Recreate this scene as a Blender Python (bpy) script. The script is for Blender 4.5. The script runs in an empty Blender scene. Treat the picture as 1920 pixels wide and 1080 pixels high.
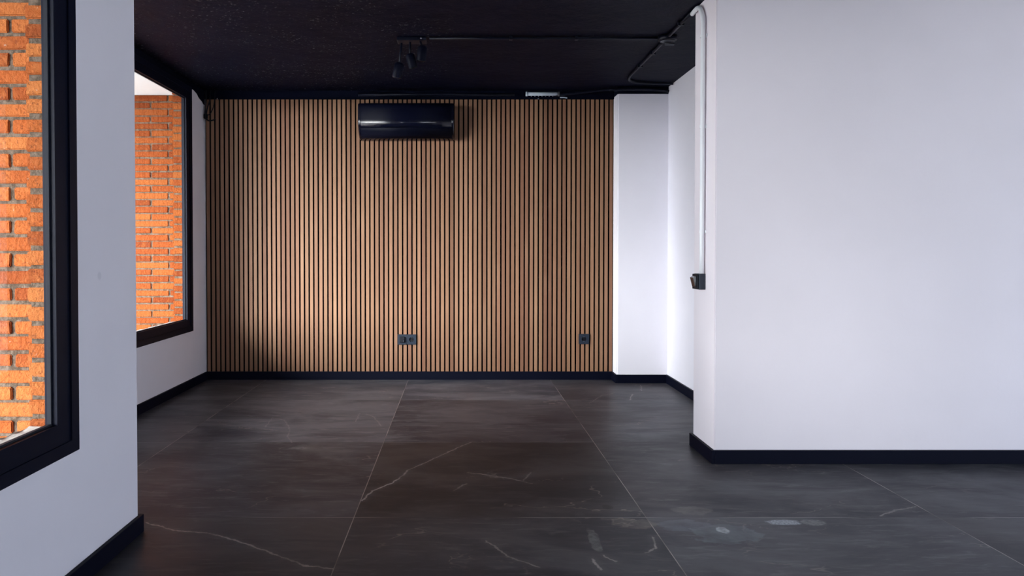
import bpy, bmesh, math, random
from mathutils import Vector, Matrix
random.seed(7)
SC = bpy.context.scene
COL = SC.collection

# ------------------------------------------------------------------ helpers
def link(o, parent=None):
    COL.objects.link(o)
    if parent is not None:
        o.parent = parent
    return o

def box(bm, x0, x1, y0, y1, z0, z1, bev=0.0, seg=2, only=None):
    """axis-aligned box added to bm; optional bevel of every edge"""
    vs = [bm.verts.new(p) for p in ((x0,y0,z0),(x1,y0,z0),(x1,y1,z0),(x0,y1,z0),
                                    (x0,y0,z1),(x1,y0,z1),(x1,y1,z1),(x0,y1,z1))]
    fs = [bm.faces.new([vs[i] for i in f]) for f in
          ((0,3,2,1),(4,5,6,7),(0,1,5,4),(1,2,6,5),(2,3,7,6),(3,0,4,7))]
    if bev > 0:
        es = list({e for f in fs for e in f.edges})
        bmesh.ops.bevel(bm, geom=es, offset=bev, segments=seg, affect='EDGES', profile=0.5)
    return vs, fs

def tube(bm, pts, r, seg=14, cap=True):
    """round tube along a polyline of Vector points"""
    pts = [Vector(p) for p in pts]
    rings = []
    n = len(pts)
    prev_u = None
    for i, p in enumerate(pts):
        if i == 0: t = pts[1]-pts[0]
        elif i == n-1: t = pts[-1]-pts[-2]
        else: t = (pts[i+1]-pts[i]).normalized()+(pts[i]-pts[i-1]).normalized()
        t.normalize()
        if prev_u is None:
            a = Vector((0,0,1)) if abs(t.z) < .9 else Vector((1,0,0))
            u = t.cross(a).normalized()
        else:
            u = (prev_u - t*prev_u.dot(t)).normalized()
        prev_u = u
        v = t.cross(u)
        rr = r[i] if isinstance(r, (list, tuple)) else r
        rings.append([bm.verts.new(p + (u*math.cos(a2)+v*math.sin(a2))*rr)
                      for a2 in [2*math.pi*k/seg for k in range(seg)]])
    for a, b in zip(rings, rings[1:]):
        for k in range(seg):
            f = bm.faces.new((a[k], a[(k+1) % seg], b[(k+1) % seg], b[k])); f.smooth = True
    if cap:
        bm.faces.new(list(reversed(rings[0]))); bm.faces.new(rings[-1])
    return rings

def smooth_path(pts, n=8):
    """Catmull-Rom through the points"""
    P = [Vector(p) for p in pts]
    P = [P[0]*2-P[1]] + P + [P[-1]*2-P[-2]]
    out = []
    for i in range(1, len(P)-2):
        for k in range(n):
            t = k/n
            p0,p1,p2,p3 = P[i-1],P[i],P[i+1],P[i+2]
            out.append(.5*((2*p1)+(p2-p0)*t+(2*p0-5*p1+4*p2-p3)*t*t+(3*p1-p0-3*p2+p3)*t*t*t))
    out.append(P[-2])
    return out

def obj(name, bm, mat, parent=None, loc=None):
    bmesh.ops.recalc_face_normals(bm, faces=bm.faces[:])
    me = bpy.data.meshes.new(name)
    bm.to_mesh(me); bm.free()
    o = bpy.data.objects.new(name, me)
    if mat is not None: me.materials.append(mat)
    if loc is not None: o.location = loc
    return link(o, parent)

def tag(o, label, cat, group=None):
    o['label'] = label; o['category'] = cat
    if group: o['group'] = group
    return o

def empty(name, loc, label, cat, group=None):
    o = bpy.data.objects.new(name, None); o.location = loc; o.empty_display_size = .05
    link(o); return tag(o, label, cat, group)

def struct(name, bm, mat, parent=None):
    o = obj(name, bm, mat, parent)
    if parent is None: o['kind'] = 'structure'
    return o

# ------------------------------------------------------------------ shader helper
class NT:
    def __init__(self, name):
        self.m = bpy.data.materials.new(name); self.m.use_nodes = True
        self.t = self.m.node_tree; self.t.nodes.clear()
        self.out = self.t.nodes.new('ShaderNodeOutputMaterial')
        self.b = self.t.nodes.new('ShaderNodeBsdfPrincipled')
        self.t.links.new(self.b.outputs[0], self.out.inputs[0])
    def set(self, sock, v):
        if v is None: return
        if isinstance(v, bpy.types.NodeSocket): self.t.links.new(v, sock)
        else:
            if hasattr(v, '__len__') and len(v) == 3 and sock.type == 'RGBA': v = (*v, 1)
            sock.default_value = v
    def p(self, name, v): self.set(self.b.inputs[name], v)
    def node(self, typ, **kw):
        n = self.t.nodes.new(typ)
        for k, v in kw.items(): setattr(n, k, v)
        return n
    def math(self, op, a, b=None, c=None, clamp=False):
        n = self.node('ShaderNodeMath', operation=op); n.use_clamp = clamp
        self.set(n.inputs[0], a)
        if b is not None: self.set(n.inputs[1], b)
        if c is not None: self.set(n.inputs[2], c)
        return n.outputs[0]
    def vmath(self, op, a, b=None, out=0):
        n = self.node('ShaderNodeVectorMath', operation=op)
        self.set(n.inputs[0], a)
        if b is not None: self.set(n.inputs[3 if op == 'SCALE' else 1], b)
        return n.outputs[out]
    def mix(self, f, a, b, blend='MIX'):
        n = self.node('ShaderNodeMix', data_type='RGBA', blend_type=blend)
        self.set(n.inputs[0], f); self.set(n.inputs[6], a); self.set(n.inputs[7], b)
        return n.outputs[2]
    def ramp(self, f, lo, hi, a=0.0, b=1.0):
        n = self.node('ShaderNodeMapRange'); n.clamp = True; n.interpolation_type = 'SMOOTHSTEP'
        self.set(n.inputs[0], f)
        for i, v in zip((1,2,3,4), (lo,hi,a,b)): self.set(n.inputs[i], v)
        return n.outputs[0]
    def pos(self):
        return self.node('ShaderNodeTexCoord').outputs['Object']
    def noise(self, vec, scale, detail=3, rough=.5, dist=0, out=0):
        n = self.node('ShaderNodeTexNoise')
        self.set(n.inputs['Vector'], vec); n.inputs['Scale'].default_value = scale
        n.inputs['Detail'].default_value = detail; n.inputs['Roughness'].default_value = rough
        n.inputs['Distortion'].default_value = dist
        return n.outputs[out]
    def mapping(self, vec, scale=(1,1,1), loc=(0,0,0), rot=(0,0,0)):
        n = self.node('ShaderNodeMapping'); self.set(n.inputs[0], vec)
        n.inputs['Location'].default_value = loc; n.inputs['Rotation'].default_value = rot; n.inputs['Scale'].default_value = scale
        return n.outputs[0]
    def bump(self, h, strength=.3, dist=.01, normal=None):
        n = self.node('ShaderNodeBump'); n.inputs['Strength'].default_value = strength
        n.inputs['Distance'].default_value = dist; self.set(n.inputs['Height'], h)
        if normal is not None: self.set(n.inputs['Normal'], normal)
        return n.outputs[0]

def plain(name, col, rough=.5, spec=.5, metal=0, bump=None, coat=0):
    n = NT(name); n.p('Base Color', col); n.p('Roughness', rough); n.p('Specular IOR Level', spec); n.p('Metallic', metal)
    if coat: n.p('Coat Weight', coat); n.p('Coat Roughness', .08)
    if bump:
        s, st, d = bump
        n.p('Normal', n.bump(n.noise(n.pos(), s, 4), st, d))
    return n.m

XNEAR = -1.25
# ---- white plaster
def plaster(name, col, mark=None):
    n = NT(name); P = n.pos()
    v = n.noise(P, 1.3, 3, .55)
    c = n.mix(n.ramp(v, .3, .7), [k*.975 for k in col], [min(1,k*1.02) for k in col])
    scuff = n.ramp(n.noise(n.mapping(P, (6,6,1.2)), 1.7, 5, .7), .68, .8)
    c = n.mix(n.math('MULTIPLY', scuff, .07), c, (.55,.5,.52))
    if mark:
        d = n.vmath('DISTANCE', P, mark, out=1)
        c = n.mix(n.ramp(d, .010, .017, .22, 0), c, (.40,.40,.46))
    n.p('Base Color', c); n.p('Roughness', .75); n.p('Specular IOR Level', .25)
    h = n.math('ADD', n.noise(P, 6, 4, .5), n.math('MULTIPLY', n.noise(P, 120, 2, .5), .06))
    n.p('Normal', n.bump(h, .22, .012))
    return n.m
M_WALL = plaster('white_plaster', (.80,.785,.85))
M_WALLN = plaster('white_plaster_with_mark', (.795,.772,.84), (XNEAR,2.593,1.009))
M_WALLP = plaster('pinkish_white_plaster', (.77,.72,.765))
M_SOFFIT = plaster('exterior_white_render', (.80,.87,.90))

# ---- black paints
M_BLACK = plain('black_satin_paint', (.0014,.0022,.0095), .55, .1)
M_BLACKM = plain('black_matt_paint', (.0018,.0028,.010), .8, .06, bump=(40,.25,.004))
M_PIPE = plain('black_painted_conduit', (.0035,.005,.014), .42, .2)
M_FRAME = plain('dark_window_frame', (.0016,.0030,.012), .5, .14)
M_ACB = plain('glossy_black_plastic', (.0022,.003,.010), .16, .5)
M_FLAP = plain('satin_black_plastic', (.0022,.003,.009), .5, .06)
M_SOCK = plain('black_socket_plastic', (.012,.02,.035), .4, .5)
M_HOLE = plain('socket_recess', (.002,.003,.008), .6, .3)
M_PVC = plain('white_pvc', (.80,.82,.86), .35, .5)
M_GREY = plain('pale_grey_plastic', (.50,.58,.66), .4, .5)
M_DGREY = plain('dark_grey_plastic', (.07,.075,.09), .5, .4)
M_GASK = plain('dark_rubber_gasket', (.012,.014,.022), .7, .2)
M_STEEL = plain('metal_lens_ring', (.25,.26,.3), .3, .5, 1)

# ---- rough black ceiling
n = NT('black_ceiling_paint'); P = n.pos()
sx = n.node('ShaderNodeSeparateXYZ'); n.t.links.new(P, sx.inputs[0])
leftish = n.ramp(n.math('ADD', sx.outputs[0], n.math('MULTIPLY', n.math('SUBTRACT', n.noise(P, 1.6, 2), .5), 1.4)), .1, -.5)
blob = n.ramp(n.noise(P, 44, 4, .66), .57, .70)
patch = n.ramp(n.noise(P, 2.6, 3, .6), .43, .60)
big = n.noise(P, 3.2, 4, .6)
fine = n.noise(P, 90, 3, .6)
h = n.math('ADD', n.math('MULTIPLY', n.math('MULTIPLY', blob, patch), n.math('ADD', n.math('MULTIPLY', leftish, 1.0), .06)),
           n.math('ADD', n.math('MULTIPLY', big, .5), n.math('MULTIPLY', fine, .05)))
n.p('Base Color', n.mix(n.ramp(big, .35, .7), (.0020,.0030,.012), (.0042,.0050,.016)))
n.p('Roughness', n.ramp(n.math('MULTIPLY', blob, leftish), 0, 1, .62, .30)); n.p('IOR', 1.40); n.p('Specular IOR Level', n.math('ADD', .10, n.math('MULTIPLY', n.math('MULTIPLY', n.math('MULTIPLY', blob, patch), n.math('ADD', leftish, .06)), 1.8)))
n.p('Normal', n.bump(h, 1.0, .035))
M_CEIL = n.m

# ---- oak slats (per-slat tint attribute)
n = NT('oak_veneer_slats'); P = n.pos()
at = n.node('ShaderNodeAttribute', attribute_name='slat_tint')
tint = at.outputs['Fac']
off = n.node('ShaderNodeCombineXYZ'); n.set(off.inputs[0], n.math('MULTIPLY', tint, 37.0)); n.set(off.inputs[2], n.math('MULTIPLY', tint, 91.0))
Pv = n.vmath('ADD', P, off.outputs[0])
grain = n.noise(n.mapping(Pv, (150,30,2.2)), 1.0, 4, .6, .4)
fig = n.node('ShaderNodeTexWave'); fig.wave_type = 'BANDS'; fig.bands_direction = 'Z'
n.set(fig.inputs['Vector'], n.mapping(Pv, (1,1,1), rot=(0,.9,0))); fig.inputs['Scale'].default_value = 26
fig.inputs['Distortion'].default_value = 9; fig.inputs['Detail'].default_value = 2; fig.inputs['Detail Scale'].default_value = .6
figm = n.ramp(n.noise(n.mapping(Pv, (1,1,.55)), 2.0, 2, .5), .60, .70)
wn = n.node('ShaderNodeTexWhiteNoise', noise_dimensions='1D'); n.set(wn.inputs['W'], n.math('MULTIPLY', tint, 13.7))
base = n.mix(tint, (.17,.082,.048), (.325,.185,.108))
base = n.mix(n.math('MULTIPLY', wn.outputs[0], .30), base, (.29,.128,.082))
base = n.mix(n.math('MULTIPLY', n.ramp(grain, .35, .72), .38), base, (.16,.075,.042))
base = n.mix(n.math('MULTIPLY', figm, n.math('MULTIPLY', fig.outputs['Fac'], .42)), base, (.15,.07,.035))
base = n.mix(n.math('MULTIPLY', n.ramp(n.noise(n.mapping(Pv,(3,3,.8)), 2, 2), .55, .75), .22), base, (.40,.245,.15))
n.p('Base Color', base); n.p('Roughness', .55); n.p('Specular IOR Level', .3)
n.p('Normal', n.bump(grain, .15, .002))
M_OAK = n.m
M_FELT = plain('black_acoustic_felt', (.0012,.0010,.0025), .95, .03)
M_EDGE = plain('black_stained_slat_edge', (.006,.0035,.004), .9, .05)

# ---- brick and mortar (per-brick tint attribute)
def brick_material(name, k):
    n = NT(name); P = n.pos()
    at = n.node('ShaderNodeAttribute', attribute_name='brick_tint')
    T = at.outputs['Fac']
    c = n.mix(n.ramp(T, 0, .5), (.20,.044,.009), (.29,.072,.015))
    c = n.mix(n.ramp(T, .5, 1), c, (.35,.115,.032))
    c = n.mix(n.math('MULTIPLY', n.ramp(n.noise(P, 22, 4, .65), .45, .7), .5), c, (.36,.125,.038))
    c = n.mix(n.math('MULTIPLY', n.ramp(n.noise(P, 70, 3, .7), .56, .70), .6), c, (.085,.02,.010))
    c = n.mix(n.math('MULTIPLY', n.ramp(n.noise(P, 26, 4, .7), .66, .72), .75), c, (.36,.31,.27))
    c = n.mix(1.0, c, (k[0],k[1],k[2]), 'MULTIPLY'); n.p('Base Color', c); n.p('Roughness', .85); n.p('Specular IOR Level', .2)
    n.p('Normal', n.bump(n.noise(P, 75, 5, .65), .9, .010))
    return n.m
M_BRICK = brick_material('pale_orange_brick', (1.15,1.12,1.05))
M_BRICKF = brick_material('deep_orange_brick', (.80,.66,.45))
n = NT('grey_beige_mortar'); P = n.pos()
c = n.mix(n.ramp(n.noise(P, 40, 4, .7), .35, .65), (.075,.055,.040), (.17,.13,.10))
n.p('Base Color', c); n.p('Roughness', .95); n.p('Specular IOR Level', .1)
n.p('Normal', n.bump(n.noise(P, 110, 4, .7), .8, .006))
M_MORTAR = n.m
M_LEDGE = plain('whitish_lime_mortar', (.45,.42,.39), .9, .15, bump=(45,.6,.006))

# ---- dark stone-look porcelain floor
VEINS = [  # polylines in floor metres
 [(883,831),(865,838),(800,868),(765,883)], [(765,883),(757,892),(735,908),(697,923),(679,941)],
 [(271,983),(324,997),(391,1004),(436,1015),(479,1031),(531,1050),(567,1064),(623,1071)],
 [(666,792),(674,776),(686,777),(700,783),(714,800)], [(496,802),(510,784),(533,790),(542,806),(538,820),(546,831)],
 [(876,888),(911,892),(960,900),(999,909)], [(911,1018),(932,1031),(953,1047),(1010,1068)],
 [(1654,970),(1690,958),(1724,953)], [(1203,723),(1204,733)], [(1187,740),(1182,751)],
 [(1228,1011),(1231,1031),(1215,1041)], [(1136,1045),(1146,1053),(1157,1057)], [(1112,1052),(1129,1073)],
 [(1106,757),(1130,742),(1152,738)], [(980,905),(996,888)], [(850,922),(873,909)],
]
VSTR = [.55,1.0,.7,.32,.28,.6,.55,.5,.9,.7,.8,.9,.8,.4,.45,.5]
def floor_xy(px, py):   # tile-survey coordinates -> metres on the floor
    y = 1542.2/(py-468.0); return ((px-862.0)*y/1402.0, y)

def floor_material():
    n = NT('dark_marbled_porcelain_tiles'); P = n.pos()
    s = n.node('ShaderNodeSeparateXYZ'); n.t.links.new(P, s.inputs[0])
    X, Y = s.outputs[0], s.outputs[1]
    W = 1.2
    u = n.math('DIVIDE', n.math('ADD', X, .4345+12*W), W); v = n.math('DIVIDE', n.math('ADD', Y, -3.052+12*W), W)
    iu, iv = n.math('FLOOR', u), n.math('FLOOR', v)
    fu, fv = n.math('FRACT', u), n.math('FRACT', v)
    du = n.math('MULTIPLY', n.math('MINIMUM', fu, n.math('SUBTRACT', 1.0, fu)), W)
    dv = n.math('MULTIPLY', n.math('MINIMUM', fv, n.math('SUBTRACT', 1.0, fv)), W)
    jit = n.math('MULTIPLY', n.math('SUBTRACT', n.noise(P, 9, 2), .5), .0006)
    gl = n.ramp(n.math('ADD', du, jit), .0013, .0024, 1, 0)
    gt = n.ramp(n.math('ADD', dv, jit), .0010, .0020, 1, 0)
    # per tile random
    cv = n.node('ShaderNodeCombineXYZ'); n.set(cv.inputs[0], iu); n.set(cv.inputs[1], iv)
    wn = n.node('ShaderNodeTexWhiteNoise', noise_dimensions='2D'); n.set(wn.inputs['Vector'], cv.outputs[0])
    rnd = wn.outputs['Value']
    shift = n.vmath('SCALE', wn.outputs['Color'], 23.0)
    Q = n.vmath('ADD', P, shift)
    cloud = n.noise(n.mapping(Q, (.7,1.6,1), rot=(0,0,.3)), 2.0, 6, .62, .5)
    streak = n.noise(n.mapping(Q, (2.2,11,1), rot=(0,0,.18)), 2.6, 5, .68, .6)
    warm = n.noise(n.mapping(Q, (1,1,1)), 1.1, 3, .5)
    c = n.mix(n.ramp(cloud, .36, .68), (.0100,.0115,.020), (.075,.075,.086))
    c = n.mix(n.math('MULTIPLY', n.ramp(warm, .42, .7), .5), c, (.055,.045,.050))
    c = n.mix(n.math('MULTIPLY', n.ramp(streak, .50, .72), .50), c, (.17,.165,.17))
    c = n.mix(n.math('MULTIPLY', rnd, .32), c, (.115,.115,.125))
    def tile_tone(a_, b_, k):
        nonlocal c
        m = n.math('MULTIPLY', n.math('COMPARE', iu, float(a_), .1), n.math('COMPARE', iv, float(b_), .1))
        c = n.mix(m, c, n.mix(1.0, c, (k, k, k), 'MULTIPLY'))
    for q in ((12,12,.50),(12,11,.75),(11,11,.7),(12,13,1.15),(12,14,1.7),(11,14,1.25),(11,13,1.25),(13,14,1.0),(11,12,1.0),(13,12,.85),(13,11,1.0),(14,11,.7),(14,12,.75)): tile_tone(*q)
    # random hair veins
    wv = n.vmath('ADD', Q, n.vmath('SCALE', n.noise(n.mapping(Q,(1,2,1)), 2.3, 4, .6, out=1), .55))
    vo = n.node('ShaderNodeTexVoronoi', feature='DISTANCE_TO_EDGE'); n.set(vo.inputs['Vector'], n.mapping(wv, (.8,1.7,1), rot=(0,0,.5))); vo.inputs['Scale'].default_value = 1.5
    vm = n.math('MULTIPLY', n.ramp(vo.outputs[0], 0, .012, 1, 0), n.ramp(n.noise(Q, 2.4, 3, .6), .50, .68))
    c = n.mix(n.math('MULTIPLY', vm, .5), c, (.30,.24,.22))
    # surveyed veins
    rough_ = n.vmath('SCALE', n.vmath('SUBTRACT', n.noise(n.mapping(P,(1,1.6,1)), 7, 4, .65, out=1), (.5,.5,.5)), .26)
    wob = n.vmath('SCALE', n.vmath('SUBTRACT', n.noise(P, 20, 4, .68, out=1), (.5,.5,.5)), .034)
    D = n.vmath('MULTIPLY', n.vmath('ADD', P, wob), (1,1,0))
    total = None
    for poly, st in zip(VEINS, VSTR):
        pts = [floor_xy(*q) for q in poly]
        dm = None
        for (ax, ay), (bx, by) in zip(pts, pts[1:]):
            dx, dy = bx-ax, by-ay; L2 = dx*dx+dy*dy
            r = n.vmath('SUBTRACT', D, (ax, ay, 0))
            t = n.math('DIVIDE', n.vmath('DOT_PRODUCT', r, (dx, dy, 0), out=1), L2, clamp=True)
            foot = n.node('ShaderNodeVectorMath', operation='SCALE'); foot.inputs[0].default_value = (dx,dy,0); n.set(foot.inputs[3], t)
            d = n.vmath('DISTANCE', r, foot.outputs[0], out=1)
            dm = d if dm is None else n.math('MINIMUM', dm, d)
        k = n.math('MULTIPLY', n.ramp(dm, .0012, .0065, 1, 0), st)
        k = n.math('ADD', k, n.ramp(dm, .0, .035, .10*st, 0))
        total = k if total is None else n.math('MAXIMUM', total, k)
    fade = n.ramp(n.noise(P, 7, 3, .6), .32, .62, .35, 1)
    c = n.mix(n.math('MULTIPLY', n.math('MULTIPLY', total, fade), .75), c, (.42,.37,.35))
    # dried dust smears and marks, plus glare and light pool painted into the colour
    def smear_or_glare(px, py, rx, ry, col, a, sc=18, lo=.35, hi=.65, edge=.25):
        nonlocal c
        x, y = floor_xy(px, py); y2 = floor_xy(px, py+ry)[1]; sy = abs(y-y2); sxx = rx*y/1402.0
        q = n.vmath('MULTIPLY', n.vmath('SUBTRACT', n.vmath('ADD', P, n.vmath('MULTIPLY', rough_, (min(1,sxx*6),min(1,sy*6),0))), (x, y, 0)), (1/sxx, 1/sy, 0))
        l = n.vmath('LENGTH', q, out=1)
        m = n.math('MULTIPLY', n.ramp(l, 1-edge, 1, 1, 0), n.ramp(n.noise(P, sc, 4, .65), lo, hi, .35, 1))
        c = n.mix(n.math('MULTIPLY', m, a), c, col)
    smear_or_glare(1475, 982, 34, 6, (.42,.46,.50), .75, 120, .35, .6, .3)
    smear_or_glare(1532, 983, 26, 7, (.30,.30,.30), .45, 60)
    smear_or_glare(1365, 1003, 72, 20, (.17,.20,.22), .45, 8, edge=.12)
    smear_or_glare(1358, 997, 14, 7, (.48,.52,.54), .7, 50)
    smear_or_glare(1188, 984, 42, 12, (.20,.17,.15), .42, 9, edge=.15)
    smear_or_glare(1300, 960, 46, 9, (.17,.15,.145), .5, 12)
    smear_or_glare(1280, 988, 60, 10, (.16,.17,.21), .4, 12, edge=.1)  # bluish daylight glare painted into the tile colour
    smear_or_glare(1116, 1015, 12, 26, (.22,.22,.22), .5, 24)
    smear_or_glare(1140, 953, 13, 4.5, (.012,.011,.012), .8, 40, .2, .5)
    smear_or_glare(610, 842, 75, 13, (.13,.115,.105), .35, 10, edge=.6)  # bright spot of the light pool painted into the tile colour
    smear_or_glare(560, 842, 26, 4, (.26,.25,.24), .5, 30, edge=.6)  # paler streak of the same painted light pool
    gcol = n.mix(n.ramp(n.noise(P, 3.5, 2), .35, .6), (.10,.085,.08), (.36,.32,.30))
    c = n.mix(n.math('MULTIPLY', gl, .85), c, gcol)
    c = n.mix(n.math('MULTIPLY', gt, .6), c, n.mix(n.ramp(n.noise(P, 1.7, 2), .42, .56), (.012,.012,.015), (.34,.32,.31)))
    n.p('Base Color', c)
    n.p('Roughness', n.math('ADD', n.ramp(cloud, .3, .7, .40, .33), n.math('MULTIPLY', streak, .10)))
    n.p('Specular IOR Level', .5); n.p('IOR', 1.22)
    n.p('Normal', n.bump(n.math('SUBTRACT', n.math('MULTIPLY', streak, .3), n.math('ADD', gl, gt)), .12, .003))
    return n.m
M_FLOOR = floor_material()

# ---- glass: clear pane, light passes
def glass(name, tint):
    m = bpy.data.materials.new(name); m.use_nodes = True; t = m.node_tree; t.nodes.clear()
    o = t.nodes.new('ShaderNodeOutputMaterial'); mx = t.nodes.new('ShaderNodeMixShader')
    tr = t.nodes.new('ShaderNodeBsdfTransparent'); gl = t.nodes.new('ShaderNodeBsdfGlossy')
    fr = t.nodes.new('ShaderNodeFresnel'); fr.inputs[0].default_value = 1.45
    tr.inputs[0].default_value = (*tint, 1); gl.inputs['Roughness'].default_value = .01
    ge = t.nodes.new('ShaderNodeNewGeometry'); iv = t.nodes.new('ShaderNodeMath'); iv.operation = 'SUBTRACT'; iv.inputs[0].default_value = 1
    mu = t.nodes.new('ShaderNodeMath'); mu.operation = 'MULTIPLY'
    t.links.new(ge.outputs['Backfacing'], iv.inputs[1]); t.links.new(fr.outputs[0], mu.inputs[0]); t.links.new(iv.outputs[0], mu.inputs[1])
    t.links.new(mu.outputs[0], mx.inputs[0]); t.links.new(tr.outputs[0], mx.inputs[1]); t.links.new(gl.outputs[0], mx.inputs[2])
    t.links.new(mx.outputs[0], o.inputs[0]); return m
M_GLASS = glass('window_glass', (.97,.985,.98))

M_GROUND = plain('light_concrete_paving', (.55,.52,.48), .9, .2, bump=(12,.3,.01))

# ------------------------------------------------------------------ room measures (metres)
ZC = 2.435                      # ceiling
XN, XF = -1.25, -2.145          # near and far parts of the window wall
YR = 2.885                      # far face of the near pier
YB = 6.33                       # back wall
XR = 1.713                      # recess side wall
XP, YP0, YP1 = 1.31, 3.835, 4.18  # right partition
YBACK = -3.2; XE = 5.2

# floor / ceiling
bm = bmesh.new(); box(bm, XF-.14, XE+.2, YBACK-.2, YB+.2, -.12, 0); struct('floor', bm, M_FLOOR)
bm = bmesh.new(); box(bm, XF-.14, XE+.2, YBACK-.2, YB+.2, ZC, ZC+.2); struct('ceiling', bm, M_CEIL)

def wall_with_hole(bm, x0, x1, y0, y1, z0, z1, hy0, hy1, hz0, hz1):
    box(bm, x0, x1, y0, hy0, z0, z1); box(bm, x0, x1, hy1, y1, z0, z1)
    box(bm, x0, x1, hy0, hy1, z0, hz0); box(bm, x0, x1, hy0, hy1, hz1, z1)

# window measures
WZ0, WZ1 = .449, 2.392
NY0, NY1 = .60, 2.428          # near window along the wall
FY0, FY1 = 3.00, 5.985           # far window
# near window wall
bm = bmesh.new(); wall_with_hole(bm, XN-.035, XN, YBACK, YR, 0, ZC, NY0, NY1, WZ0, WZ1); struct('wall_left', bm, M_WALLN)
# far window wall
bm = bmesh.new(); wall_with_hole(bm, XF-.035, XF, YR, YB, 0, ZC, FY0, FY1, WZ0, WZ1); struct('wall_left_recess', bm, M_WALL)
bm = bmesh.new(); box(bm, XF, XN-.035, YR-.10, YR, 0, ZC); struct('wall_left_return', bm, M_WALL)
# back wall + column + recess side wall + right partition
bm = bmesh.new(); box(bm, XF-.035, XR+.15, YB, YB+.15, 0, ZC); struct('wall_back', bm, M_BLACKM)
bm = bmesh.new()
vs, fs = box(bm, 1.296, XR, 6.155, YB, 0, 2.376)
e = [ed for ed in bm.edges if abs(ed.verts[0].co.x-1.296)<1e-4 and abs(ed.verts[1].co.x-1.296)<1e-4 and abs(ed.verts[0].co.y-6.155)<1e-4 and abs(ed.verts[1].co.y-6.155)<1e-4]
bmesh.ops.bevel(bm, geom=e, offset=.008, segments=3, affect='EDGES')
struct('wall_column', bm, M_WALL)
bm = bmesh.new(); box(bm, XR, XR+.15, YP1, YB, 0, ZC); struct('wall_recess_side', bm, M_WALL)
bm = bmesh.new()
vs, fs = box(bm, XP, XE, YP0, YP1, 0, ZC)
e = [ed for ed in bm.edges if abs(ed.verts[0].co.x-XP)<1e-4 and abs(ed.verts[1].co.x-XP)<1e-4 and abs(ed.verts[0].co.y-ed.verts[1].co.y)<1e-4 and abs(ed.verts[0].co.z-ed.verts[1].co.z)>1]
bmesh.ops.bevel(bm, geom=e, offset=.004, segments=2, affect='EDGES')
struct('wall_right_partition', bm, M_WALLP)
RY0, RY1, RZ0, RZ1 = -.2, 3.3, .35, 2.25
bm = bmesh.new(); wall_with_hole(bm, XE, XE+.15, YBACK, YP0, 0, ZC, RY0, RY1, RZ0, RZ1); struct('wall_right', bm, M_WALL)
bm = bmesh.new()
for y in (RY0, (RY0+RY1)/2, RY1-.06): box(bm, XE+.04, XE+.10, y, y+.06, RZ0, RZ1)
for y in (RY0+.06, (RY0+RY1)/2+.06): box(bm, XE+.04, XE+.10, y, y+(RY1-RY0)/2-.09, RZ0, RZ0+.06); box(bm, XE+.04, XE+.10, y, y+(RY1-RY0)/2-.09, RZ1-.06, RZ1)
wr = struct('window_4', bm, M_FRAME)
bm = bmesh.new(); box(bm, XE+.067, XE+.073, RY0+.03, RY1-.03, RZ0+.03, RZ1-.03); obj('pane', bm, M_GLASS, wr)
# wall behind the viewer with the shop window
SX0, SX1, SZ1 = 2.1, 4.9, 2.30
bm = bmesh.new()
box(bm, XN-.035, SX0, YBACK-.15, YBACK, 0, ZC); box(bm, SX1, XE+.15, YBACK-.15, YBACK, 0, ZC); box(bm, SX0, SX1, YBACK-.15, YBACK, SZ1, ZC)
struct('wall_front', bm, M_WALL)
bm = bmesh.new()
for x in (SX0, 3.4, SX1-.06): box(bm, x, x+.06, YBACK-.10, YBACK-.04, 0, SZ1)
box(bm, SX0, SX1, YBACK-.10, YBACK-.04, 0, .08); box(bm, SX0, SX1, YBACK-.10, YBACK-.04, SZ1-.06, SZ1)
wf = struct('window_3', bm, M_FRAME)
bm = bmesh.new(); box(bm, SX0+.03, SX1-.03, YBACK-.073, YBACK-.067, .04, SZ1-.03); obj('pane', bm, M_GLASS, wf)

# black painted margins at ceiling height
bm = bmesh.new()
box(bm, XF, XF+.004, YR, FY0-.02, 2.375, ZC); box(bm, XF, XF+.004, FY0-.02, FY1+.0, WZ1, ZC)
# ragged edge beside the corner
ys = [FY1 + (YB-.03-FY1)*k/14 for k in range(15)]
zs = [2.385,2.383,2.384,2.380,2.376,2.372,2.366,2.352,2.345,2.338,2.334,2.330,2.318,2.312,2.312]
f0 = [bm.verts.new((XF+.003, y, z)) for y, z in zip(ys, zs)]; f1 = [bm.verts.new((XF+.003, y, ZC)) for y in ys]
for k in range(14): bm.faces.new((f0[k], f0[k+1], f1[k+1], f1[k]))
struct('trim_1', bm, M_BLACKM)
bm = bmesh.new()
box(bm, XF+.004, 1.296, 6.300, YB, 2.364, ZC)                 # boxed black strip over the slats
box(bm, 1.296, XR, 6.150, YB, 2.376, ZC, .004, 2)
struct('trim_2', bm, M_BLACKM)

# baseboards
BH = .069
def bboard(name, segs):
    bm = bmesh.new()
    for (x0,x1,y0,y1) in segs: box(bm, x0,x1,y0,y1, 0, BH, .0015, 1)
    struct(name, bm, M_BLACK)
bboard('baseboard_left', [(XN, XN+.017, YBACK, YR+.017)])
bboard('baseboard_left_return', [(XF+.015, XN, YR, YR+.017)])
bboard('baseboard_left_recess', [(XF, XF+.015, YR, YB-.03)])
bboard('baseboard_back', [(XF+.015, 1.281, 6.300, YB)])
bboard('baseboard_column_side', [(1.281, 1.296, 6.140, YB)])
bboard('baseboard_column', [(1.296, XR-.015, 6.140, 6.155)])
bboard('baseboard_recess_side', [(XR-.015, XR, YP1+.015, 6.155)])
bboard('baseboard_right_partition_side', [(XP-.017, XP, YP0-.018, YP1+.015)])
bboard('baseboard_right_partition', [(XP, XE, YP0-.018, YP0)])
bboard('baseboard_right', [(XE-.015, XE, YBACK, YP0-.018)])

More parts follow.
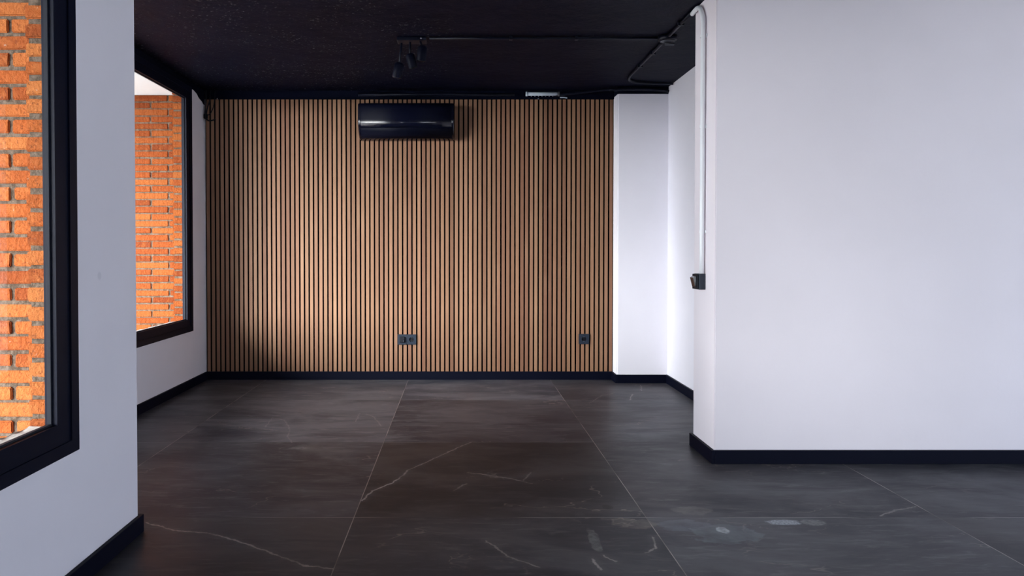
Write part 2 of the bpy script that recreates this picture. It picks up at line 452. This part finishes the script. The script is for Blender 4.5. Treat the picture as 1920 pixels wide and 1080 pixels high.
# ------------------------------------------------------------------ slatted oak cladding
t = empty('slatted_wall_panel', (-.42, YB, 0), 'wide oak slat cladding with narrow black gaps covering the back wall', 'wall panel')
TX = Vector((-.42, YB, 0))
bm = bmesh.new(); box(bm, XF+.004-TX.x, 1.296-TX.x, 6.321-TX.y, 0, BH, 2.362); obj('felt_backing', bm, M_FELT, t)
bm = bmesh.new(); lay = bm.faces.layers.float.new('slat_tint')
x = XF+.006; NS = 87; pitch = (1.295-x)/NS; tt = .5
for k in range(NS):
    a = x + k*pitch
    nf = len(bm.faces)
    box(bm, a+.0058-TX.x, a+.0058+.0272-TX.x, 6.310-TX.y, 6.3215-TX.y, BH+.0005, 2.362, .0008, 1)
    bm.faces.ensure_lookup_table()
    r = min(1, max(0, random.gauss(.5, .27)))
    for f in bm.faces[nf:]:
        f[lay] = r; f.normal_update()
        if f.normal.y > -.6: f.material_index = 1
so_ = obj('slats', bm, M_OAK, t); so_.data.materials.append(M_EDGE)

# ------------------------------------------------------------------ windows
def window(name, xi, y0, y1, z0, z1, fw=.112, fz0=.103, fz1=.102):
    """frame whose inner face looks to +x; xi = wall face"""
    bm = bmesh.new()
    iy0, iy1, iz0, iz1 = y0+fw, y1-fw, z0+fz0, z1-fz1
    def ring(xa, xb, a0, a1, c0, c1, b0, b1, d0, d1):
        box(bm, xa, xb, a0, b0, c0, c1); box(bm, xa, xb, b1, a1, c0, c1)
        box(bm, xa, xb, b0, b1, c0, d0); box(bm, xa, xb, b0, b1, d1, c1)
    s = .045
    ring(xi-.034, xi+.010, y0, y1, z0, z1, y0+s, y1-s, z0+s*.9, z1-s*.9)             # outer sub-frame, proud
    ring(xi-.034, xi+.004, y0+s, y1-s, z0+s*.9, z1-s*.9, iy0, iy1, iz0, iz1)         # sash face
    w = struct(name, bm, M_FRAME)
    bm = bmesh.new()                                                                # glazing gasket behind the sash
    g = .006
    for (a,b,c,d) in ((iy0,iy1,iz0,iz0+g),(iy0,iy1,iz1-g,iz1),(iy0,iy0+g,iz0+g,iz1-g),(iy1-g,iy1,iz0+g,iz1-g)):
        box(bm, xi-.024, xi-.012, a, b, c, d)
    gk = obj('gasket', bm, M_GASK, w)
    bm = bmesh.new(); box(bm, xi-.0205, xi-.0155, iy0+.002, iy1-.002, iz0+.002, iz1-.002)
    obj('pane', bm, M_GLASS, w)
    return w
window('window_1', XN, NY0, NY1, WZ0, WZ1, .122, .106, .102)
window('window_2', XF, FY0, FY1, WZ0, WZ1, .112, .097, .102)

# ------------------------------------------------------------------ exterior brickwork
PITCH = .0603
def bricks(bm, lay, org, ax, out, width, z0, z1, length=.24, joint=.012, mort=.013, phase=0., phase2=None, proud=.008, zoff=0., seed=1, jit=.0015):
    """courses of single bricks on a wall face. org = corner at z=0; ax = unit dir along wall; out = outward normal"""
    rs = random.Random(seed); ax = Vector(ax); out = Vector(out)
    r = math.floor((z0-zoff)/PITCH); z = zoff + r*PITCH
    while z < z1-.006:
        u = -(phase if r % 2 else (phase2 if phase2 is not None else phase+length/2)) % length - length
        while u < width:
            a, b = max(u+joint/2, 0), min(u+length-joint/2, width)
            c, d = max(z+mort/2, z0), min(z+PITCH-mort/2, z1)
            if b-a > .012 and d-c > .012:
                a += rs.uniform(-jit,jit)*(a>0); b += rs.uniform(-jit,jit)*(b<width); c += rs.uniform(-jit,jit); d += rs.uniform(-jit,jit)
                pr = proud+rs.uniform(-.002,.002)
                base = Vector(org); nf = len(bm.faces)
                P0 = [base+ax*q+Vector((0,0,w)) for q, w in ((a,c),(b,c),(b,d),(a,d))]
                P0 = [p+ax*rs.uniform(-jit,jit)+Vector((0,0,rs.uniform(-jit,jit))) for p in P0]
                v0 = [bm.verts.new(p - out*.004) for p in P0]; v1 = [bm.verts.new(p+out*pr) for p in P0]
                fs = [bm.faces.new(v1)] + [bm.faces.new((v0[i],v0[(i+1)%4],v1[(i+1)%4],v1[i])) for i in range(4)]
                es = list({e for e in fs[0].edges})
                res = bmesh.ops.bevel(bm, geom=list(set(es+[e for f in fs[1:] for e in f.edges if (e.verts[0] in v1) != (e.verts[1] in v1)])), offset=.004, segments=2, affect='EDGES')
                bm.faces.ensure_lookup_table()
                tv = rs.random()
                for f in bm.faces[nf:]: f[lay] = tv
            u += length
        z += PITCH; r += 1

def brick_wall(name, core_boxes, faces, seed, mat=None):
    bm = bmesh.new()
    for b in core_boxes: box(bm, *b)
    w = struct(name, bm, M_MORTAR)
    bm = bmesh.new(); lay = bm.faces.layers.float.new('brick_tint')
    for i, f in enumerate(faces): bricks(bm, lay, seed=seed*10+i, **f)
    obj('bricks', bm, mat or M_BRICK, w)
    return w
HZ = 2.44
# masonry openings sit slightly inside the frames
def skin(x0, x1, y0, y1, hy0, hy1, hz0, hz1):
    return [(x0,x1,y0,hy0,0,HZ),(x0,x1,hy1,y1,0,HZ),(x0,x1,hy0,hy1,0,hz0),(x0,x1,hy0,hy1,hz1,HZ)]
XO1 = -1.378; XI1 = XN-.037
XO2 = -2.276; XI2 = XF-.037
brick_wall('wall_outside_near',
   skin(XO1, XI1, YBACK, 2.70, NY0+.03, 2.403, .50, 2.35),
   [dict(org=(XO1-.008,2.403,0), ax=(1,0,0), out=(0,-1,0), width=XI1-XO1+.008-.004, z0=.51, z1=2.35, length=.5, phase=.25, phase2=.25, joint=.0, mort=.017, zoff=.02, proud=.008, jit=.0025),
    dict(org=(XO1,NY1,0), ax=(0,1,0), out=(-1,0,0), width=.27, z0=0, z1=HZ, phase=.1, zoff=.02),
    dict(org=(XO1,.1,0), ax=(0,1,0), out=(-1,0,0), width=2.3, z0=0, z1=.49, phase=.1, zoff=.02)], 3)
brick_wall('wall_outside_return',
   [(XO2, XO1, 2.71, YR-.10, 0, HZ)],
   [dict(org=(XO2,2.71,0), ax=(1,0,0), out=(0,-1,0), width=XO1-XO2, z0=0, z1=HZ, length=.24, joint=.014, phase=-.658, zoff=.005, jit=.002)], 4)
brick_wall('wall_outside_far',
   skin(XO2, XI2, YR-.10, 6.51, FY0+.03, 5.965, .50, 2.35),
   [dict(org=(XO2-.008,5.965,0), ax=(1,0,0), out=(0,-1,0), width=XI2-XO2+.004, z0=.51, z1=2.35, length=.5, phase=.25, phase2=.25, joint=.0, mort=.013, zoff=.035, jit=.0025),
    dict(org=(XO2,5.985,0), ax=(0,1,0), out=(-1,0,0), width=.5, z0=0, z1=HZ, phase=.1, zoff=.02)], 5, M_BRICKF)
brick_wall('wall_outside_wing',
   [(-5.4, XO2, 6.51, 6.75, 0, HZ)],
   [dict(org=(-4.2,6.51,0), ax=(1,0,0), out=(0,-1,0), width=XO2+4.2, z0=0, z1=HZ-.005, length=.305, joint=.012, phase=-1.52, zoff=HZ-41*PITCH, jit=.002, mort=.012)], 6, M_BRICKF)
# lime mortar ledges outside the panes
for nm, x0, x1, y0, y1 in (('trim_3', XO1-.012, XI1, NY0+.04, 2.400), ('trim_4', XO2-.012, XI2, FY0+.04, 5.960)):
    bm = bmesh.new()
    box(bm, x0, x1, y0, y1, .495, .528, .006, 2)
    bmesh.ops.subdivide_edges(bm, edges=[e for e in bm.edges if abs(e.verts[0].co.y-e.verts[1].co.y) > 1], cuts=60)
    for v in bm.verts:
        if v.co.z > .51: v.co.z += random.uniform(-.004,.005)
    struct(nm, bm, M_LEDGE)
# porch ceiling and paving
bm = bmesh.new(); box(bm, -4.4, XO1-.001, -4.0, 2.70, HZ, HZ+.15); box(bm, -4.4, XO2-.001, 2.70, 6.75, HZ, HZ+.15)
struct('ceiling_outside', bm, M_SOFFIT)
bm = bmesh.new(); box(bm, -30, XF-.14, -25, 30, -.14, -.02); box(bm, XF-.14, 30, -25, YBACK-.2, -.14, -.02); struct('ground', bm, M_GROUND)

bm = bmesh.new(); box(bm, -3.25, -3.05, -4.0, -.05, 0, HZ); struct('wall_added_sun_block', bm, M_SOFFIT)  # unseen wall added to keep low sun off the partition front
# ------------------------------------------------------------------ air conditioner
AX, AZ = -.438, 2.012
t = empty('air_conditioner', (AX, YB-.02, AZ), 'glossy black split air conditioner mounted high on the slatted wall', 'air conditioner')
W2 = .394
def prof(d):   # depth from the wall, height
    return d
body = [(.0,.286),(.165,.286),(.184,.282),(.194,.270),(.197,.24),(.199,.20),(.201,.150),(.201,.125),(.196,.106),(.182,.090)]
under = [(.182,.090),(.160,.062),(.132,.034),(.100,.010),(.075,.002),(.0,.0)]
def extrude_profile(bm, prof, x0, x1, rnd=.0, capped=True):
    rings = []
    xs = [x0, x0+rnd*.3, x0+rnd, x1-rnd, x1-rnd*.3, x1] if rnd else [x0, x1]
    sc = [.93, .98, 1, 1, .98, .93] if rnd else [1,1]
    cz = .143
    for xx, s in zip(xs, sc):
        rings.append([bm.verts.new((xx, -(d*s), cz+(z-cz)*(.5+.5*s if s<1 else 1))) for d, z in prof])
    for a, b in zip(rings, rings[1:]):
        for i in range(len(prof)-1):
            f = bm.faces.new((a[i], a[i+1], b[i+1], b[i])); f.smooth = True
    if capped:
        for r in (rings[0], rings[-1]): bm.faces.new(r)
    return rings
bm = bmesh.new(); extrude_profile(bm, body[:]+under[1:], -W2, W2, .014); obj('housing', bm, M_ACB, t)
# separate glossy front panel, slightly proud
bm = bmesh.new()
fp = [(.190,.276),(.199,.266),(.2015,.24),(.2035,.20),(.2055,.150),(.2062,.128),(.2050,.118),(.200,.106),(.188,.091)]
r1 = [[bm.verts.new((xx, -d, z)) for d, z in fp] for xx in (-W2+.022, -W2+.026, W2-.026, W2-.022)]
for k, ring_ in enumerate(r1):
    if k in (0,3):
        for v in ring_: v.co.y += .006
for a, b in zip(r1, r1[1:]):
    for i in range(len(fp)-1):
        f = bm.faces.new((a[i],a[i+1],b[i+1],b[i])); f.smooth = True
obj('front_panel', bm, M_ACB, t)
bm = bmesh.new()   # air flap closing the outlet
fl = [(.186,.086),(.166,.058),(.140,.032),(.112,.012)]
ra = [bm.verts.new((-W2+.02, -d-.003, z-.003)) for d, z in fl]; rb = [bm.verts.new((W2-.02, -d-.005, z-.005)) for d, z in fl]
rc = [bm.verts.new((-W2+.02, -d, z)) for d, z in fl]; rd = [bm.verts.new((W2-.02, -d, z)) for d, z in fl]
for i in range(3):
    bm.faces.new((ra[i],ra[i+1],rb[i+1],rb[i])).smooth = True; bm.faces.new((rc[i],rc[i+1],rd[i+1],rd[i]))
bm.faces.new((ra[0],rb[0],rd[0],rc[0])); bm.faces.new((ra[3],rb[3],rd[3],rc[3])); bm.faces.new(ra+rc[::-1]); bm.faces.new(rb+rd[::-1])
obj('air_flap', bm, M_FLAP, t)
bm = bmesh.new()   # top grille bars
for k in range(9): box(bm, -W2+.05, W2-.05, -.16+.015*k, -.153+.015*k, .286, .289)
obj('intake_grille', bm, M_BLACKM, t)
bm = bmesh.new(); box(bm, -W2+.04, W2-.04, 0, .018, .03, .26); obj('mounting_plate', bm, M_DGREY, t)

# ------------------------------------------------------------------ power sockets
def socket_insert(t, cx, name='socket_face'):
    bm = bmesh.new()
    ring = [bm.verts.new((cx+.0205*math.cos(a), -.0125, .0205*math.sin(a))) for a in [2*math.pi*k/28 for k in range(28)]]
    ring2 = [bm.verts.new((cx+.0195*math.cos(a), -.004, .0195*math.sin(a))) for a in [2*math.pi*k/28 for k in range(28)]]
    for k in range(28): bm.faces.new((ring[k],ring[(k+1)%28],ring2[(k+1)%28],ring2[k]))
    bm.faces.new(ring2)
    o = obj(name, bm, M_HOLE, t)
    bm = bmesh.new()
    for s in (-1,1): tube(bm, [(cx+s*.0095,-.0036,0),(cx+s*.0095,-.0055,0)], .003, 10)
    obj('pin_hole', bm, M_FELT, o)
    for s in (-1,1):
        bm = bmesh.new(); box(bm, cx-.003, cx+.003, -.011, -.004, s*.0185-.0025, s*.0185+.0025)
        obj('earth_clip', bm, M_STEEL, o)
def plate(t, cxs, w, h):
    """frame plate with round apertures"""
    bm = bmesh.new()
    # front ring faces around each hole: build square cell with circular hole
    y0, y1 = -.0125, 0
    nseg = 32
    cells = len(cxs); cw = w/cells
    for i, cx in enumerate(cxs):
        l, r = -w/2+i*cw, -w/2+(i+1)*cw
        outer = []; inner = []
        for k in range(nseg):
            a = 2*math.pi*(k+.5)/nseg; ca, sa = math.cos(a), math.sin(a)
            s = 1/max(abs(ca), abs(sa))
            x = cx+ca*s*cw/2; z = sa*s*h/2
            x = min(max(x, l), r)
            outer.append(bm.verts.new((x, y0, z))); inner.append(bm.verts.new((cx+.0205*ca, y0, .0205*sa)))
        for k in range(nseg):
            bm.faces.new((outer[k], outer[(k+1)%nseg], inner[(k+1)%nseg], inner[k]))
        # corners
    # body rim
    vs = []
    bmesh.ops.remove_doubles(bm, verts=bm.verts, dist=1e-5)
    box(bm, -w/2, w/2, y0+.0012, y1, -h/2, h/2)
    # remove the front cap of the rim inside the holes
    bm.faces.ensure_lookup_table()
    for f in list(bm.faces):
        f.normal_update()
        c = f.calc_center_median()
        if abs(c.y-(y0+.0012)) < 1e-5 and abs(f.normal.y) > .9 and len(f.verts) == 4 and f.calc_area() > w*h*.8: bm.faces.remove(f)
    rim = .0012
    # bevelled edge strip between front ring boundary and rim
    for (xa,xb,za,zb) in ((-w/2,w/2,h/2-.0008,h/2),(-w/2,w/2,-h/2,-h/2+.0008),(-w/2,-w/2+.0008,-h/2,h/2),(w/2-.0008,w/2,-h/2,h/2)):
        box(bm, xa, xb, y0, y0+.0013, za, zb)
    return obj('frame_plate', bm, M_SOCK, t)
sx_, sz_ = -.4465, .341
t = empty('double_wall_socket', (sx_, 6.310, sz_), 'black double power socket low on the slatted wall, below the air conditioner', 'power socket', 'black power sockets on the slat wall')
plate(t, (-.0400,.0400), .158, .086)
for c in (-.036, .036): socket_insert(t, c*1.11)
t = empty('wall_socket', (1.049, 6.310, .345), 'single square black power socket low on the slatted wall near the white column', 'power socket', 'black power sockets on the slat wall')
plate(t, (0,), .088, .086); socket_insert(t, 0)
# dark plug left in the double socket
pl = empty('power_plug', (sx_-.038, 6.310-.0125, sz_), 'squarish black plug pushed into the left half of the double socket', 'plug')
bm = bmesh.new(); box(bm, -.0235, .0215, -.016, .004, -.024, .024, .005, 3)
obj('plug_body', bm, M_HOLE, pl)
bm = bmesh.new(); tube(bm, [(.012,-.0165,-.010),(.012,-.0185,-.010)], .004, 12); obj('indicator', bm, M_DGREY, pl)

# ------------------------------------------------------------------ surface light switch on the partition end
t = empty('light_switch', (XP, 4.025, .930), 'black surface mounted light switch on the white partition end, under the white conduit', 'light switch')
bm = bmesh.new(); box(bm, -.036, 0, -.044, .044, -.044, .041, .003, 2); obj('back_box', bm, M_SOCK, t)
bm = bmesh.new(); box(bm, -.045, -.036, -.042, .042, -.042, .039, .0025, 2); obj('frame_plate', bm, M_HOLE, t)
bm = bmesh.new()
vs = [bm.verts.new(p) for p in ((-.045,-.028,-.030),(-.045,.028,-.030),(-.045,.028,.028),(-.045,-.028,.028),
                                (-.050,-.027,-.029),(-.050,.027,-.029),(-.062,.027,.020),(-.062,-.027,.020),(-.047,.028,.028),(-.047,-.028,.028))]
for f in ((4,5,6,7),(7,6,8,9),(0,1,5,4),(0,4,7,9,3),(1,2,8,6,5),(3,9,8,2)): bm.faces.new([vs[i] for i in f])
obj('rocker', bm, M_ACB, t)

# ------------------------------------------------------------------ white conduit
t = empty('white_conduit', (XP, 3.995, 0), 'white plastic conduit running down the partition end from the ceiling to the black switch', 'conduit')
R = .0125; xc = -.016
pts = [(xc,0,.972)]
for k in range(1, 12): pts.append((xc, 0, .972+(2.29-.972)*k/11))
rad = .115
for k in range(1, 13):
    a = math.pi/2*k/12
    pts.append((xc, rad*(1-math.cos(a)), 2.29+(rad+.010)*math.sin(a)))
pts.append((xc, .165, 2.413)); pts.append((xc, .190, 2.411))
bm = bmesh.new(); tube(bm, pts, R, 20); obj('tube', bm, M_PVC, t)
for z in (2.235, 1.755, 1.195):
    bm = bmesh.new()
    box(bm, -.004, 0, -.022, .030, z-.009, z+.009, .001, 1)
    arc = [( -.016-.0150*math.cos(a)*1.0, .0150*math.sin(a)) for a in [math.radians(d) for d in range(-100, 101, 20)]]
    prev = None
    for x_, y_ in arc:
        cur = [bm.verts.new((x_, y_, z-.008)), bm.verts.new((x_, y_, z+.008))]
        if prev: bm.faces.new((prev[0],cur[0],cur[1],prev[1]))
        prev = cur
    box(bm, -.016, -.002, .015, .026, z-.007, z+.007, .001, 1)
    c = obj('saddle_clip', bm, M_PVC, t)
    bm = bmesh.new(); tube(bm, [(-.018,.0205,z),(-.0155,.0205,z)], .003, 10); obj('screw', bm, M_DGREY, c)

# ------------------------------------------------------------------ black conduits on the ceiling
def conduit(name, pts, r, label, clips=(), group='black conduits under the ceiling', n_s=1, mat=None):
    c0 = Vector(pts[0])
    t = empty(name, c0, label, 'conduit', group)
    P_ = smooth_path(pts, n_s) if n_s > 1 else [Vector(p) for p in pts]
    bm = bmesh.new(); tube(bm, [p-c0 for p in P_], r, 14); obj('tube', bm, mat or M_PIPE, t)
    for (cx, cy, ax) in clips:
        bm = bmesh.new()
        z = ZC
        if ax == 'x': box(bm, cx-.010-c0.x, cx+.010-c0.x, cy-r*1.8-c0.y, cy+r*1.8-c0.y, z-r*2.5-c0.z, z-c0.z, .002, 1)
        else: box(bm, cx-r*1.8-c0.x, cx+r*1.8-c0.x, cy-.010-c0.y, cy+.010-c0.y, z-r*2.5-c0.z, z-c0.z, .002, 1)
        obj('clip', bm, M_PIPE, t)
    return t
zc_ = ZC-.013
conduit('ceiling_conduit', [(-.19,4.70,zc_),(.4,4.70,zc_),(.9,4.70,zc_),(1.235,4.70,zc_)], .010,
        'straight black conduit crossing the ceiling from the spotlight cluster to the round junction box', [(.32,4.70,'x'),(.73,4.70,'x')])
conduit('ceiling_conduit', [(1.294,4.20,zc_),(1.294,4.40,zc_),(1.294,4.640,zc_)], .010,
        'short black conduit on the ceiling between the white hooked conduit and the junction box', [(1.294,4.40,'y')])
conduit('ceiling_conduit', [(1.296,4.765,zc_),(1.296,5.20,zc_),(1.296,5.58,zc_),(1.299,5.74,zc_),(1.33,5.87,zc_),(1.42,5.945,zc_),(1.55,5.975,zc_),(1.700,5.985,zc_)], .010,
        'black conduit from the junction box toward the column, curving right to the recess wall', [(1.296,5.05,'y'),(1.296,5.40,'y')], n_s=6)
conduit('ceiling_conduit', [(-.85,6.285,2.396),(-.2,6.285,2.398),(.46,6.285,2.396)], .013,
        'black conduit running along the top of the slats above the air conditioner')
conduit('ceiling_conduit', [(.78,6.27,2.385),(1.0,6.23,2.402),(1.16,6.19,2.412),(1.28,6.15,2.412)], .009,
        'thin black conduit rising from behind the pale tube toward the column top', n_s=6)
conduit('ceiling_conduit', [(1.22,6.135,2.405),(1.40,6.125,2.408),(1.60,6.120,2.402),(1.705,6.120,2.390)], .011,
        'black conduit lying along the top edge of the white column', n_s=6)
# junction box
t = empty('ceiling_junction_box', (1.300, 4.70, ZC+.0005), 'round black junction box on the ceiling where the conduits meet', 'junction box')
bm = bmesh.new(); tube(bm, [(0,0,0),(0,0,-.026),(0,0,-.030)], [.058,.058,.053], 28); obj('box_body', bm, M_PIPE, t)
bm = bmesh.new(); tube(bm, [(0,0,-.030),(0,0,-.034)], .046, 28); obj('cover', bm, M_PIPE, t)
bm = bmesh.new(); tube(bm, [(-.006,.035,-.040),(.052,.040,-.040)], [.010,.008], 12); obj('cable_gland', bm, M_DGREY, t)

# pale tube by the wall top
t = empty('pale_tube', (.692, 6.262, 2.398), 'short pale blue grey plastic tube fixed at the wall top above the slats', 'tube')
bm = bmesh.new(); tube(bm, [(-.128,0,0),(.128,0,0)], .0145, 18); obj('tube', bm, M_GREY, t)
for s in (-1, 1):
    bm = bmesh.new(); tube(bm, [(s*.125,0,0),(s*.141,0,0)], .0185, 18); obj('end_cap', bm, M_GREY if s < 0 else M_DGREY, t)
for k in range(7):
    bm = bmesh.new(); box(bm, -.095+.03*k, -.089+.03*k, 0, .036, -.0135, -.006); obj('fixing_tooth', bm, M_GREY, t)
# little cable ends
for (x0, z0, x1, z1, lb) in ((.840,2.374,.900,2.370,'short pale loose cable end hanging beside the pale tube above the slats'),):
    bm = bmesh.new(); tube(bm, smooth_path([(x0,6.287,z0),((x0+x1)/2,6.284,z0),(x1,6.287,z1)],4), .0045, 10)
    tag(obj('cable_end', bm, M_GREY), lb, 'cable')

# spotlight cluster
t = empty('ceiling_spotlight', (-.31, 4.76, ZC), 'cluster of small black spotlights hanging from the dark ceiling', 'ceiling light')
bm = bmesh.new(); box(bm, -.085, .10, -.05, .05, -.022, 0, .005, 2); obj('base_plate', bm, M_PIPE, t)
for (hx, hy, hz, r, hh, tilt) in ((.075,-.02,-.060,.030,.080,.10), (-.005,.0,-.105,.028,.075,-.25), (-.075,.03,-.155,.031,.080,.22)):
    bm = bmesh.new(); tube(bm, [(hx*.8,hy*.8,-.015),(hx,hy,hz-.01)], .007, 10)
    obj('arm', bm, M_PIPE, t)
    M = Matrix.Translation((hx,hy,hz)) @ Matrix.Rotation(tilt,4,'Y') @ Matrix.Rotation(.15,4,'X')
    bm = bmesh.new(); tube(bm, [M@Vector((0,0,.012)), M@Vector((0,0,0)), M@Vector((0,0,-hh)), M@Vector((0,0,-hh-.003))], [r*.6,r,r,r*.93], 24, cap=True)
    h_ = obj('lamp_head', bm, M_BLACK, t)
    bm = bmesh.new(); tube(bm, [M@Vector((0,0,-hh-.0032)), M@Vector((0,0,-hh-.006))], [r*.9,r*.8], 24); obj('lens', bm, M_ACB, h_)
bm = bmesh.new(); bmesh.ops.create_uvsphere(bm, u_segments=12, v_segments=8, radius=.006, matrix=Matrix.Translation((.068,-.056,-.012)))
for f in bm.faces: f.smooth = True
obj('screw', bm, M_STEEL, t)

# cable bundle in the left corner
t = empty('hanging_cable', (-2.08, 6.25, 2.37), 'loose black cables dangling in the upper left corner of the slatted wall', 'cable')
bm = bmesh.new()
tube(bm, smooth_path([(-.045,.03,.066),(-.04,.02,-.02),(-.046,.02,-.09),(-.050,.02,-.15),(-.042,.015,-.175)],6), .0055, 10)
tube(bm, smooth_path([(-.01,.04,.066),(-.012,.03,-.02),(-.028,.025,-.08),(-.040,.02,-.14)],6), .005, 10)
tube(bm, smooth_path([(.03,.04,.066),(.022,.03,-.06),(-.005,.025,-.13),(-.035,.02,-.15)],6), .0035, 10)
obj('cable', bm, M_HOLE, t)
bm = bmesh.new(); box(bm, -.058, -.026, .005, .035, -.178, -.135, .008, 3); obj('connector', bm, M_HOLE, t)
bm = bmesh.new(); tube(bm, smooth_path([(-.042,.02,-.172),(-.02,.022,-.192),(.008,.03,-.188),(.036,.034,-.178)],5), .0055, 10); obj('cable_tail', bm, M_HOLE, t)
# screw dot at the slat top
bm = bmesh.new(); bmesh.ops.create_uvsphere(bm, u_segments=12, v_segments=8, radius=.006, matrix=Matrix.Translation((-2.035,6.300,2.366)))
for f in bm.faces: f.smooth = True
tag(obj('wall_screw', bm, M_STEEL), 'bright screw head at the top left of the slats beside the dangling cables', 'screw')
bm = bmesh.new(); bmesh.ops.create_uvsphere(bm, u_segments=12, v_segments=8, radius=.006, matrix=Matrix.Translation((.150*4.4,6.300,2.366)))
for f in bm.faces: f.smooth = True
tag(obj('wall_screw', bm, M_STEEL), 'bright screw head above the slats between the air conditioner and pale tube', 'screw')

# ------------------------------------------------------------------ light
w = bpy.data.worlds.new('sky'); SC.world = w; w.use_nodes = True; nt = w.node_tree; nt.nodes.clear()
wo = nt.nodes.new('ShaderNodeOutputWorld'); bg = nt.nodes.new('ShaderNodeBackground')
tc = nt.nodes.new('ShaderNodeTexCoord'); sp = nt.nodes.new('ShaderNodeSeparateXYZ')
nt.links.new(tc.outputs['Generated'], sp.inputs[0])
cr = nt.nodes.new('ShaderNodeValToRGB'); nt.links.new(sp.outputs[2], cr.inputs[0])
els = cr.color_ramp.elements
els[0].position = 0.0; els[0].color = (.80,.87,1,1)
els[1].position = .8; els[1].color = (.42,.55,.85,1)
nt.links.new(cr.outputs[0], bg.inputs[0]); bg.inputs[1].default_value = 4.7
nt.links.new(bg.outputs[0], wo.inputs[0])

def portal(loc, rot, sx, sy):
    l = bpy.data.lights.new('window_portal', 'AREA'); l.shape = 'RECTANGLE'; l.size = sx; l.size_y = sy
    l.cycles.is_portal = True
    o = bpy.data.objects.new('window_portal', l); o.location = loc; o.rotation_euler = rot; link(o)
portal((XN-.16,(NY0+NY1)/2,1.42), (0,-math.pi/2,0), 1.95, NY1-NY0)
portal((XF-.16,(FY0+FY1)/2,1.42), (0,-math.pi/2,0), 1.95, FY1-FY0)
portal((XE+.2,(RY0+RY1)/2,(RZ0+RZ1)/2), (0,math.pi/2,0), RZ1-RZ0, RY1-RY0)
portal(((SX0+SX1)/2,YBACK-.2,SZ1/2), (math.pi/2,0,0), SX1-SX0, SZ1)

sun = bpy.data.lights.new('sun', 'SUN'); sun.energy = 10; sun.angle = .05; sun.color = (1,.95,.86)
so = bpy.data.objects.new('sun', sun); link(so)
so.rotation_euler = Vector((.35,.35,-1.0)).to_track_quat('-Z','Y').to_euler()

lo = bpy.data.lights.new('bright_street_side', 'SUN'); lo.energy = 12.8; lo.angle = math.radians(36); lo.color = (1,.985,.97)
loo = bpy.data.objects.new('bright_street_side', lo); link(loo)
loo.rotation_euler = Vector((1.0,.92,-.33)).to_track_quat('-Z','Y').to_euler()

# ------------------------------------------------------------------ camera
cam = bpy.data.cameras.new('camera'); co = bpy.data.objects.new('camera', cam); link(co)
cam.sensor_width = 36; cam.lens = 1402/1920*36
TILT = 1.0
co.location = (0,0,1.1); co.rotation_euler = (math.radians(90-TILT), 0, 0)
cam.shift_x = 98/1920; cam.shift_y = -(72-1402*math.tan(math.radians(TILT)))/1920
cam.clip_start = .02
SC.camera = co
vs_ = SC.view_settings
vs_.view_transform = 'Standard'; vs_.look = 'None'; vs_.exposure = 0.5; vs_.gamma = 1.0; vs_.use_curve_mapping = False
SC.cycles.max_bounces = 14; SC.cycles.diffuse_bounces = 8; SC.cycles.transparent_max_bounces = 12
SC.cycles.sample_clamp_indirect = 8
